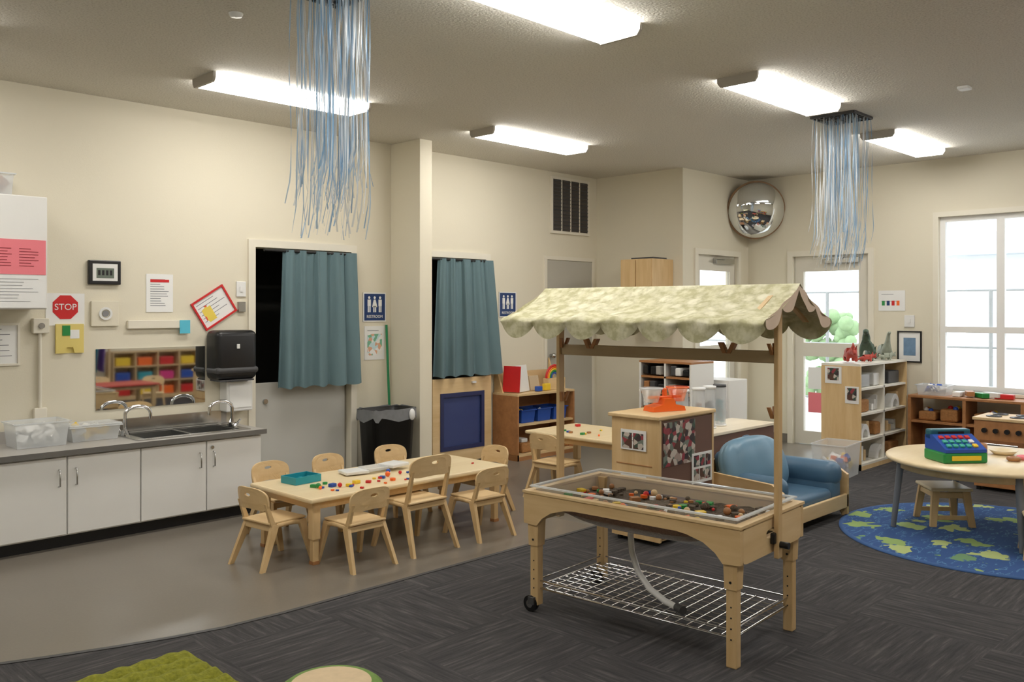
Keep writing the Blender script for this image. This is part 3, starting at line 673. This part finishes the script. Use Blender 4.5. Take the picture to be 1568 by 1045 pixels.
# sofa
b=B(); W=maple
b.bb(5.3,6.3,2.78,3.42,.06,.10,W,.006)
b.bb(5.3,6.3,2.76,2.785,.06,.16,W,.006)
for x in(5.3,6.27):
    b.prism([(2.76,0),(2.8,0),(2.83,.05),(3.36,.05),(3.4,0),(3.45,0),(3.45,.34),(3.36,.38),(2.84,.35),(2.76,.3)],'x',x,x+.03,mapley)
b.bb(5.33,6.27,3.41,3.44,.1,.42,W)
b.bb(5.335,6.1,2.79,3.28,.10,.22,blue,.04,4,True)
b.bx((6.17,3.06,.31),(.18,.58,.18),blue,.075,seg=5,smooth=True); b.bx((6.17,3.06,.19),(.16,.54,.18),blue,.04,seg=4,smooth=True)
b.bx((5.42,3.06,.3),(.15,.54,.16),blue,.07,seg=5,smooth=True)
b.bx((5.8,3.34,.35),(.6,.12,.28),blue,.055,seg=5,smooth=True,rot=(-.15,0,0))
b.done('child_sofa')
lb=M('light_blue_vinyl',(104,140,164),.4,var=.08,scale=6)
b=B()
def bag(u,v):
    a=u*2*math.pi; ph=-math.pi/2+v*math.pi; c=max(0,math.cos(ph)); s_=math.sin(ph)
    rr_=1+.07*abs(math.sin(a*5))*max(0,s_+.4)*c
    return (.33*c**.55*math.cos(a)*rr_*(1-.12*s_),.13*c**.6*math.sin(a)*rr_,.2*math.copysign(abs(s_)**.8,s_))
b.sheet(bag,72,26,lb); b.sph((0,0,.2),(.03,.03,.012),blue)
o=b.done('blue_cushion',(5.66,3.17,.40)); o.rotation_euler=(rad(-20),0,rad(-8))
# bookshelf
shelf('toy_bookshelf',8.08,9.2,3.43,3.81,.99,'s',4,2,m=wood('maple_side',(214,180,128),(230,202,154),'z'),back=M('shelf_back',(216,208,190),.6),sm=M('shelf_white',(232,228,216),.5))
b=B()
for r_ in range(4):
    z=.062+r_*.2375-(.01 if r_ else 0)
    for c_ in range(3):
        x0=8.14+c_*.36; 
        if r_==3: b.bb(x0,x0+.27,3.48,3.75,z,z+.12,[binclear,offw,dgrey][c_],.01)
        elif (r_+c_)%3==0:
            for k in range(4): b.bb(x0+k*.06,x0+k*.06+.045,3.5,3.62,z,z+random.choice([.06,.1,.14]),random.choice([paper,offw,maple]),.003)
        elif (r_+c_)%3==1:
            ar=[(x0+.12+.1*math.cos(t),z+.13*math.sin(t)) for t in [math.pi*k/12 for k in range(13)]]; ai=[(x0+.12+.06*math.cos(t),z+.08*math.sin(t)) for t in [math.pi*k/12 for k in range(13)]]
            b.prism(ar+ai[::-1],'y',3.46,3.54,paper); b.bb(x0+.24,x0+.3,3.5,3.6,z,z+.14,maple,.003)
        else:
            b.bb(x0+.02,x0+.24,3.47,3.6,z,z+.12,M('wicker',(170,120,70),.8,var=.4,scale=60),.02)
b.done('shelf_building_blocks')
sheetobj('photo_sheet',.16,.16,(8.079,3.69,.88),E90,lines=0,extra=lambda b:b.bb(-.055,.055,-.0055,-.004,-.05,.065,photo1))
sheetobj('photo_sheet',.13,.16,(8.079,3.51,.70),E90,lines=0,extra=lambda b:b.bb(-.045,.045,-.0055,-.004,-.05,.065,photo1))
def skin(name,pts,edges,mat,loc,rz):
    me=bpy.data.meshes.new(name); me.from_pydata([p[:3] for p in pts],edges,[]); me.materials.append(mat)
    o=bpy.data.objects.new(name,me); S.collection.objects.link(o); o.location=loc; o.rotation_euler=(0,0,rz)
    md=o.modifiers.new('Skin','SKIN')
    for k,p in enumerate(pts): me.skin_vertices[0].data[k].radius=(p[3],p[3])
    me.skin_vertices[0].data[0].use_root=True
    md.use_smooth_shade=True; s2=o.modifiers.new('Sub','SUBSURF'); s2.levels=1; s2.render_levels=2
    return o
dg=M('dino_green',(64,84,66),.5,var=.35,scale=30); dr_=M('dino_red',(176,66,52),.5,var=.35,scale=30); dgy=M('dino_grey',(150,156,140),.5,var=.3,scale=30)
try:
    o=skin('toy_dinosaur',[(0,0,.13,.035),(.05,0,.17,.03),(.07,0,.215,.022),(.11,0,.23,.024),(.15,0,.22,.014),(-.06,0,.11,.022),(-.12,0,.08,.012),(-.17,0,.09,.005),
        (.0,.035,.09,.022),(-.01,.04,.045,.012),(.0,.04,.012,.01),(.035,.04,.01,.008),(.0,-.035,.09,.022),(-.01,-.04,.045,.012),(.0,-.04,.012,.01),(.035,-.04,.01,.008),(.075,.025,.15,.008),(.1,.03,.135,.005),(.075,-.025,.15,.008),(.1,-.03,.135,.005)],
        [(0,1),(1,2),(2,3),(3,4),(0,5),(5,6),(6,7),(0,8),(8,9),(9,10),(10,11),(0,12),(12,13),(13,14),(14,15),(1,16),(16,17),(1,18),(18,19)],dg,(8.62,3.6,.99),rad(200)); o.scale=(1.3,1.3,1.3)
    def quad(loc,rz,mat,k=1.0,neck=False):
        pts=[(0,0,.085,.045),(.06,0,.085,.04),(.1,0,.1,.03),(.14,0,.095,.026),(.175,0,.08,.012),(-.06,0,.085,.038),(-.11,0,.06,.016),(-.16,0,.035,.006)]
        e=[(0,1),(1,2),(2,3),(3,4),(0,5),(5,6),(6,7)]
        if neck: pts[2]=(.09,0,.15,.022); pts[3]=(.11,0,.22,.015); pts[4]=(.145,0,.235,.012)
        for bx_,i0 in((.06,1),(-.05,5)):
            for y in(.032,-.032):
                a=len(pts); pts.append((bx_,y,.05,.018)); pts.append((bx_,y*1.05,.012,.014)); e+=[(i0,a),(a,a+1)]
        if not neck:
            a=len(pts); pts+=[(.11,0,.145,.012),(.1,0,.17,.005),(.15,.012,.125,.006),(.175,.014,.15,.003),(.15,-.012,.125,.006),(.175,-.014,.15,.003)]
            e+=[(2,a),(a,a+1),(3,a+2),(a+2,a+3),(3,a+4),(a+4,a+5)]
        o=skin('toy_dinosaur',pts,e,mat,loc,rz); o.scale=(k,k,k)
    quad((8.25,3.6,.99),rad(215),dr_,1.15); quad((8.42,3.52,.99),rad(-40),dr_,.6); quad((9.05,3.6,.99),rad(220),dgy,1.2,True); quad((8.86,3.66,.99),rad(215),dg,1.0); quad((8.84,3.5,.99),rad(-40),dgy,.6)
except Exception as ex:
    print('skin fail',ex)
sheetobj('framed_picture',.24,.32,(EM,3.42,1.12),E90,frame=black,lines=0,extra=lambda b:b.bb(-.06,.06,-.0055,-.004,-.09,.09,M('pic_blue',(110,140,170),.5,var=.3,scale=20)))
sheetobj('notice_paper',.27,.21,(EM,3.6,1.59),E90,lines=2,extra=lambda b:[b.bb(-.1+k*.05,-.07+k*.05,-.0055,-.004,-.05,0,[green,signblue,red,orange][k]) for k in range(4)])
b=B(); b.bb(-.05,.05,-.012,0,-.06,.06,offw,.003); b.bb(-.012,.012,-.02,-.012,-.02,.02,offw); b.done('light_switch',(EM,3.42,1.38),E90)
bin_('clear_storage_bin',.42,.3,.3,(7.72,3.5,.001),[yellow,orange,paper,bluep,paper],rz=.1,nf=60)
wick=M('wicker',(170,120,70),.8)
b=B(); b.bb(8.87,9.2,2.28,3.3,.64,.665,darkwood,.004); b.bb(8.87,9.2,2.28,2.31,0,.64,darkwood); b.bb(8.87,9.2,3.27,3.3,0,.64,darkwood); b.bb(8.87,9.2,2.77,2.8,0,.64,darkwood); b.bb(8.88,9.19,2.31,3.27,.4,.42,darkwood); b.bb(9.18,9.2,2.31,3.27,.05,.4,darkwood)
b.done('low_window_shelf'); bin_('clear_storage_bin',.2,.28,.1,(9.03,3.1,.667),[paper,bluep])
b=B()
for y0,y1,h_ in((2.45,2.72,.1),(2.86,3.02,.12),(3.06,3.22,.09)):
    b.bb(8.92,9.15,y0,y1,.422,.422+h_,wick,.02)
    for k in range(4): b.sph((8.97+.04*k,(y0+y1)/2+random.uniform(-.05,.05),.425+h_),.025,[bluep,paper,red,yellow][k],8,6)
b.done('wicker_basket')
b=B()
for k in range(5): b.bx((9.02,2.88-k*.1,.69+.01*(k%2)),(.16,.07,.045),[paper,darkwood,green,offw,red][k],.006,rot=(0,0,k*.4))
b.done('window_shelf_toys')
b=B(); x0,y0=7.95,2.0
b.bb(x0,x0+.4,y0,y0+.42,.03,.58,darkwood,.006); b.bb(x0-.012,x0+.41,y0-.01,y0+.43,.58,.605,maple,.005); b.bb(x0-.012,x0,y0+.05,y0+.37,.1,.42,wood('oven_door',(130,84,50),(150,100,60),'y')); b.bb(x0-.016,x0-.012,y0+.1,y0+.32,.16,.34,black)
b.cyl((x0-.03,y0+.08,.39),(x0-.03,y0+.34,.39),.01,steel,n=10)
for k in range(4): b.cyl((x0-.03,y0+.08+k*.085,.5),(x0,y0+.08+k*.085,.5),.02,black,n=14)
for a in(.12,.3):
    for c in(.12,.3): b.ring(ell(x0+a,y0+c,.06,.06,20),ell(x0+a,y0+c,.03,.03,20),'z',.605,.612,black)
for a in(.03,.37):
    for c in(.03,.39): b.cyl((x0+a,y0+c,0),(x0+a,y0+c,.03),.02,black,n=8)
b.done('play_stove')
# round table
b=B(); cx,cy=6.48,1.9
b.lathe([(0,.47),(.61,.47),(.62,.478),(.62,.492),(.61,.5),(0,.5)],tabletop,(cx,cy,0),64); b.lathe([(.55,.47),(.55,.42),(.53,.42),(.53,.47)],maple,(cx,cy,0),48)
for k in range(4):
    a=rad(216)+k*math.pi/2; x,y=cx+.54*math.cos(a),cy+.54*math.sin(a); x2,y2=cx+.59*math.cos(a),cy+.59*math.sin(a)
    b.cyl((x2,y2,0.013),(x,y,.47),.018,M('leg_grey',(112,116,124),.4),r1=.024,n=14)
b.done('round_table')
b=B(); 
b.bb(-.15,.15,-.12,.12,.0,.07,green,.012); b.prism([(-.12,.07),(.12,.07),(.12,.16),(.04,.17),(-.12,.09)],'x',-.14,.14,bluep); b.bb(-.14,.14,.05,.12,.13,.2,M('reg_teal',(30,96,110),.4),.01); b.bb(-.09,.09,.046,.05,.145,.185,black)
for i_ in range(5):
    for j in range(3): b.bx((-.1+i_*.045,-.09+j*.045,.112+j*.021),(.03,.03,.014),[red,yellow,offw][(i_+j)%3] if i_>3 else red if j==2 else M('key_teal',(60,170,150),.4),.003,rot=(rad(25),0,0))
b.bb(-.1,.1,-.128,-.12,.02,.05,yellow,.003)
b.done('toy_cash_register',(6.2,2.0,.501),rad(-40))
b=B()
for k in range(5):
    x,y=6.45+.13*k*.8,1.72-.03*k; zz=.516
    pts=[(x+.03*math.cos(t),y+.03*math.sin(t),zz) for t in [k_*2*math.pi/14 for k_ in range(15)]]
    b.tube(pts,.014,[darkwood,pink,offw,darkwood,red][k],8,caps=False)
b.lathe([(0,0),(.05,0),(.05,.07),(.046,.07),(.046,.01),(0,.01)],darkwood,(6.62,1.98,.501)); b.lathe([(0,0),(.06,0),(.09,.03),(.085,.03),(.05,.006),(0,.006)],tabletop,(6.7,1.85,.501)); b.done('play_food')
# rug : blue with clustered lobed leaf shapes
rug,nt,p,_=newmat('rug_pattern'); v=coords(nt)
def vor(scale,src):
    q=nt.nodes.new('ShaderNodeTexVoronoi'); q.inputs['Scale'].default_value=scale; nt.links.new(src,q.inputs['Vector']); return q
nz=nt.nodes.new('ShaderNodeTexNoise'); nz.inputs['Scale'].default_value=8; nt.links.new(v,nz.inputs['Vector'])
vm=nt.nodes.new('ShaderNodeVectorMath'); vm.operation='MULTIPLY_ADD'; nt.links.new(nz.outputs['Color'],vm.inputs[0]); vm.inputs[1].default_value=(.2,.2,.2); nt.links.new(v,vm.inputs[2])
big_=vor(3.6,vm.outputs[0]); sm_=vor(11,vm.outputs[0])
ad=nt.nodes.new('ShaderNodeMath'); ad.operation='MULTIPLY_ADD'; nt.links.new(sm_.outputs['Distance'],ad.inputs[0]); ad.inputs[1].default_value=.35; nt.links.new(big_.outputs['Distance'],ad.inputs[2])
mask=ramp(nt,ad.outputs[0],[(0,(1,1,1)),(.52,(0,0,0))],True)
sp=nt.nodes.new('ShaderNodeSeparateColor'); nt.links.new(big_.outputs['Color'],sp.inputs[0])
cc_=ramp(nt,sp.outputs[0],[(0,lin((146,172,104))),(.35,lin((176,190,124))),(.6,lin((112,150,110))),(.72,lin((96,140,176))),(.86,lin((160,182,120)))],True)
wv=noise(nt,coords(nt,(1,3,1)),9,2); bs=ramp(nt,wv,[(.0,lin((48,82,136))),(.56,lin((48,82,136))),(.585,lin((84,130,172))),(.63,lin((48,82,136)))])
nt.links.new(mixcol(nt,mask,bs,cc_),p.inputs['Base Color']); p.inputs['Roughness'].default_value=.95
b=B(); b.lathe([(0,.01),(.97,.01),(.975,.011)],rug,n=72,smooth=False); b.lathe([(.97,.0105),(1.0,.009),(1.0,0)],M('rug_edge',(62,96,148),.9),n=72); b.done('round_rug',(6.39,1.78,.001))
# alcove shelf & cabinet
shelf('storage_rack',7.2,7.6,4.69,5.3,.99,'w',6,2,m=white,back=M('rack_back',(50,46,44),.6),sm=darkwood)
b=B()
for r_ in range(6):
    for c_ in range(2):
        z=.062+r_*.1583
        for k in range(3): hh=.05+random.random()*.05; b.bx((7.3,4.76+c_*.3+k*.075,z+hh/2),(.2,.065,hh),random.choice([black,dgrey,paper,darkwood,grey,black]),.01,rot=(0,0,random.uniform(-.2,.2)))
b.done('rack_supplies')
b=B(); b.bb(7.52,7.899,5.37,5.78,1.38,2.03,maplez,.004); b.bb(7.505,7.52,5.38,5.57,1.39,2.02,maplez,.003); b.bb(7.505,7.52,5.58,5.77,1.39,2.02,maplez,.003); b.cyl((7.49,5.56,1.6),(7.505,5.56,1.6),.01,steel,n=8); b.bb(7.6,7.85,5.42,5.7,2.031,2.05,dgrey); b.done('wall_mounted_cabinet')
b=B(); b.bb(7.66,8.0,4.55,4.9,0,.8,white,.006); b.bb(7.65,7.66,4.57,4.88,.05,.38,offw,.003); b.bb(7.65,7.66,4.57,4.88,.42,.77,offw,.003); b.done('white_drawer_unit')
shelf('wooden_toy_shelf',6.22,7.08,6.05,6.4,.66,'s',2,1,m=darkwood,back=darkwood)
b=B(); b.prism([(6.28,.661),(6.4,.661),(6.4,.98)],'x',7.05,7.07,mapley); b.prism([(6.28,.661),(6.4,.661),(6.4,.98)],'x',6.24,6.26,mapley); b.bb(6.26,7.05,6.36,6.375,.661,.86,maple); b.done('sloped_book_display')
b=B(); 
for k,m_ in enumerate((red,orange,yellow,green,bluep)):
    r=.13-.02*k; b.tube([(6.93+r*math.cos(t),6.2,.662+.12+r*math.sin(t)) for t in [math.pi*j/14 for j in range(15)]],.0105,m_,8)
b.bb(6.8,7.06,6.16,6.24,.662,.78,maple,.004)
b.done('rainbow_stacker')
b=B(); b.bx((6.44,6.2,.80),(.24,.015,.27),paper,.002,rot=(-.15,0,.3)); b.bx((6.29,6.2,.8),(.012,.2,.26),red,.002,rot=(0,.1,.2)); b.bx((6.66,6.24,.74),(.14,.012,.15),M('book_tan',(200,180,150),.6),.002,rot=(-.2,0,0)); b.bx((6.74,6.14,.70),(.08,.05,.07),yellow,.006); b.bx((6.6,6.12,.69),(.07,.05,.05),bluep,.006); b.done('picture_books')
for x in(6.42,6.66,6.9): bin_('blue_storage_bin',.2,.26,.13,(x,6.22,.362),[yellow,paper,bluep],m=bluep)
b=B()
for x in(6.34,6.6,6.86): b.bb(x,x+.2,6.1,6.34,.062,.16,wick,.02); b.bb(x+.03,x+.12,6.14,6.26,.16,.2,offw,.008)
b.done('shelf_baskets')
# convex mirror
cm=empty('convex_mirror',(9.02,5.02,2.62),rad(-45.4))
b=B(); R=.315
prof=[(R*math.sin(t)*1.0,0.16*(1-math.cos(t))) for t in [k*math.pi/2/14 for k in range(15)]]
X=Matrix.Rotation(rad(90+10),4,'X')
b.lathe([(r,.16-z) for r,z in prof],mirror,n=48,X=X); b.lathe([(R,0),(R+.014,.0),(R+.014,-.02),(0,-.02)],M('mirror_back',(140,110,80),.6),n=48,X=X); b.done('dome',parent=cm)
b=B(); b.bx((0,.14,0),(.03,.26,.03),steel); b.done('bracket',parent=cm)
# mat & stump
grn,nt,p,_=newmat('green_mat'); v=coords(nt); n_=noise(nt,v,60,4)
nt.links.new(mixcol(nt,n_,lin((84,88,20)),lin((158,158,48))),p.inputs['Base Color']); p.inputs['Roughness'].default_value=.95; addbump(nt,p,n_,.8,.01)
b=B(); 
def mat_(u,v_):
    x=.6+1.15*u; y=2.85+.87*v_; e=min(u,1-u,v_,1-v_)*30; e=min(1,e)
    return (x,y,.002+e*(.012+.026*abs(math.sin(y*math.pi/.09))**.7+.005*math.sin(x*60+y*13)))
b.sheet(mat_,90,130,grn); b.done('green_floor_mat')
b=B(); sg=M('stump_green',(110,140,70),.9,var=.3,scale=40); b.lathe([(0,.06),(.155,.06)],M('stump_cream',(206,184,150),.9,var=.15,scale=25),(1.93,2.88,.001),40); b.lathe([(.155,.06),(.175,.058),(.2,.04),(.205,0)],sg,(1.93,2.88,.001),40); b.done('tree_stump_cushion')
# ---------------------------------------------------------------- world & camera
w=bpy.data.worlds.new('World'); S.world=w; w.use_nodes=True; nt=w.node_tree; bg=nt.nodes['Background']
bg.inputs[0].default_value=(.86,.93,1,1); bg.inputs[1].default_value=3.2
cam=bpy.data.cameras.new('camera'); co=bpy.data.objects.new('camera',cam); S.collection.objects.link(co); S.camera=co
cam.sensor_width=36; cam.lens=31.0; cam.shift_y=-.0309; cam.clip_start=.05
co.location=(0,0,1.5); co.rotation_euler=(math.pi/2,0,rad(44.57-90))
S.view_settings.view_transform='Standard'; S.view_settings.exposure=0
